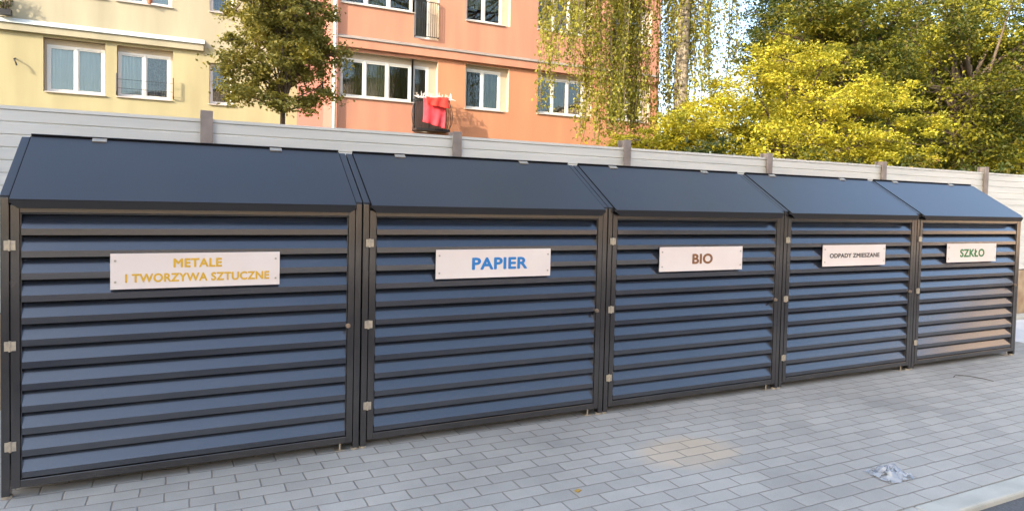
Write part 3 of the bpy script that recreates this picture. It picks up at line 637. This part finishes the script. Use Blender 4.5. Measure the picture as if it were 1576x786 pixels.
for i in range(90):                                               # high crown above the view, added to darken the lid reflections
    a = rng.uniform(0, 6.28); rr = 5.8*rng.uniform(.1,1)**.5; c_ = Vector((rr*1.25*math.cos(a)+.6, rr*math.sin(a)-1.6, 9.6+rng.uniform(0,4.2)*(1-rr/9)))
    if i % 2: lb.tube(curve_pts((.1,.1,7+rng.uniform(0,2.5)), c_, .4, rng=rng), [.05,.04,.034,.026,.02,.014,.008], 5)
    k = 420; LP.append(np.array(c_)+rs.normal(size=(k,3))*np.array([.62,.62,.42]))
lb.build('limbs', M_BARK, bt, smooth=True); sb.build('hanging_twigs', M_BARK, bt)
leaves_mesh('crown', np.concatenate(LP), .066, L_BIRCH, bt, rs, up=.0, aspect=.7, hang=True)

# big dark trees behind on the right: (x, y, base z of crown, height, radius)
G = 'tall trees rising behind the fence on the right'
big = [('broadleaf_tree', (21.0,12.5), 5.4, (3.1,2.6,4.2), L_MID, 'green and yellow tree directly behind the top of the yellow tree', 70, 30000, 31),
       ('broadleaf_tree', (28.0,12.0), 5.6, (4.2,3.0,4.4), L_MID, 'yellowish green tall tree beyond the fence between the yellow tree and the right edge', 80, 38000, 32),
       ('broadleaf_tree', (32.5,17.5), 6.5, (5.0,3.2,5.2), L_DARK, 'dark tree farther back, right of the yellow tree', 70, 30000, 33),
       ('broadleaf_tree', (39.5,14.0), 6.5, (6.0,3.6,6.0), L_DARK, 'darkest large tree at the far right edge above the fence', 90, 34000, 34),
       ('broadleaf_tree', (27.6,18.5), 9.0, (4.2,3.0,5.0), L_DARK, 'tall dark crown high behind the yellow tree, right of the birch strands', 80, 30000, 35),
       ('broadleaf_tree', (40.5,20.0), 11.5, (7.5,3.4,6.5), L_DARK, 'tallest dark crown high in the upper right behind the other trees', 90, 36000, 36)]
for nm, (x, y), cz, r, lm, lab, nc, nl, sd_ in big:
    tree(nm, (x,y,-.06), lab, cz+1.5, .22, shell(nc, (0,0,cz), r, sd_, (.22,.36), zmin=1.0, hollow=.5), int(nl*1.45), .14, lm, M_BARK, seed=sd_, group=G, up=.5)
# undergrowth behind the fence
hed = empty('hedge', (17.2,5.5,-.06), 'low dark green hedge just behind the right half of the fence', 'hedge')
rs = np.random.RandomState(77); q = rs.uniform(-1,1,(32000,3)); Pq = np.stack([q[:,0]*9.3, q[:,1]*.55+.15*np.sin(q[:,0]*20), 1.15+q[:,2]*1.15], 1)
Pq[:,2] *= 1+.12*np.sin(Pq[:,0]*2.1)+.06*np.sin(Pq[:,0]*5.3)
b = MB(); rng = random.Random(7)
for i in range(40): x = -9.1+18.2*i/39; b.tube([(x,0,0),(x+rng.uniform(-.1,.1),rng.uniform(-.1,.1),.8),(x+rng.uniform(-.3,.3),rng.uniform(-.3,.3),1.9)], [.03,.02,.008], 5)
b.build('stems', M_BARK, hed); leaves_mesh('foliage', Pq, .11, L_DARK, hed, rs)
# distant wood closing the horizon on the right
rs = np.random.RandomState(5); n = 30000; q = rs.uniform(0,1,(n,3)); Pq = np.stack([37+q[:,0]*40, 26-q[:,0]*8+q[:,1]*5, q[:,2]*(11+2.5*np.sin(q[:,0]*19))], 1)
wd = leaves_mesh('distant_wood', Pq, .42, L_DARK, None, rs); tag(wd, 'dense dark wood closing the view behind the tall trees', 'wood', kind='stuff')

# ------------------------------------------------------------------ litter
def film():
    rs = np.random.RandomState(2); b = MB(); n = 16
    V = []
    for i in range(n+1):
        for j in range(n+1):
            u, v = i/n-.5, j/n-.5; r = math.hypot(u, v)*2
            x = u*.30+.02*math.sin(v*17+1)+rs.normal()*.006; y = v*.26+.02*math.sin(u*13)+rs.normal()*.006
            z = .006+max(0,1-r)**.7*(.045+.05*math.sin(u*19+v*8)*math.cos(v*15+2))+abs(rs.normal())*.005
            V.append((x,y,max(.004,z)))
    for i in range(n):
        for j in range(n):
            if rs.rand() < .12: continue
            a = i*(n+1)+j; b.f.append((a,a+1,a+n+2,a+n+1)); b.mi.append(0)
    b.v = V; n0 = len(b.v)
    for s_ in range(4):
        a = s_*1.7+.3; p = Vector((math.cos(a)*.05, math.sin(a)*.05, .03)); line = []
        L_ = rs.uniform(.1,.2)
        d = Vector((math.cos(a),math.sin(a),0)); q = Vector((-d.y,d.x,0))*.006
        for t in range(6): line.append(p+d*L_*t/5+Vector((0,0,.03*math.sin(t*1.1+s_)-.004*t)))
        for t in range(5): b.poly([line[t]-q+Vector((0,0,.0)), line[t+1]-q, line[t+1]+q+Vector((0,0,.004)), line[t]+q+Vector((0,0,.004))])
    mt = mat('clear_film', (.48,.52,.56), .12, spec=.8); bs = bsdf(mt); bs.inputs['Alpha'].default_value = .6
    o = b.build('plastic_wrap', mt, smooth=True, loc=(4.03,-1.42,.0)); o.scale = (.62,.62,.75)
    tag(o, 'crumpled scrap of clear plastic film lying on the grey pavers near the kerb', 'litter')
film()
b = MB(); b.tube([(6.50,-.30,.004),(6.58,-.27,.008),(6.66,-.33,.004),(6.69,-.44,.004),(6.66,-.52,.009)], .0025, 5)
tag(b.build('twig', M_BARK, smooth=True), 'thin dry twig on the pavers before the far right enclosure', 'twig')
b = MB(); b.box((0,0,.0),(.035,.02,.004)); o = b.build('dry_leaf', mat('dry_leaf', (.45,.28,.06), .8), loc=(2.42,-.95,.002)); o.rotation_euler = (.1,.1,.5); tag(o, 'tiny yellow dry leaf on the pavers in front of the second enclosure', 'leaf')

# ------------------------------------------------------------------ blocks added out of view to shade the forecourt and warm the reflections
nb = empty('apartment_building', (0,0,0), 'unseen block added left of the camera to shade the forecourt', 'building')
b = MB(); b.box((-34,-16,-.06),(-14,-1.6,14.2)); b.build('wall', M_YEL_UP, nb)
b = MB(); b.box((-34.3,-16.3,14.2),(-13.7,-1.5,14.4)); b.build('roof', M_FLASH, nb)
warm = varied('added_block_warm', (.60,.46,.34), (.54,.40,.29), 3, rough=.9)
ob = empty('apartment_building', (6,-36,0), 'unseen block added behind the camera, set askew to give warm reflections', 'building', rz=R(45))
b = MB(); b.box((-20,-6,-.06),(20,6,11.0)); b.build('wall', warm, ob)
b = MB(); b.box((-20.3,-6.3,11.0),(20.3,6.3,11.2)); b.build('roof', M_FLASH, ob)
oc = empty('apartment_building', (0,0,0), 'unseen block added to the right behind the camera for warm reflections', 'building')
b = MB(); b.box((28,-36,-.06),(41,-7,8.8)); b.build('wall', warm, oc)
b = MB(); b.box((27.7,-36.3,8.8),(41.3,-6.7,9.0)); b.build('roof', M_FLASH, oc)
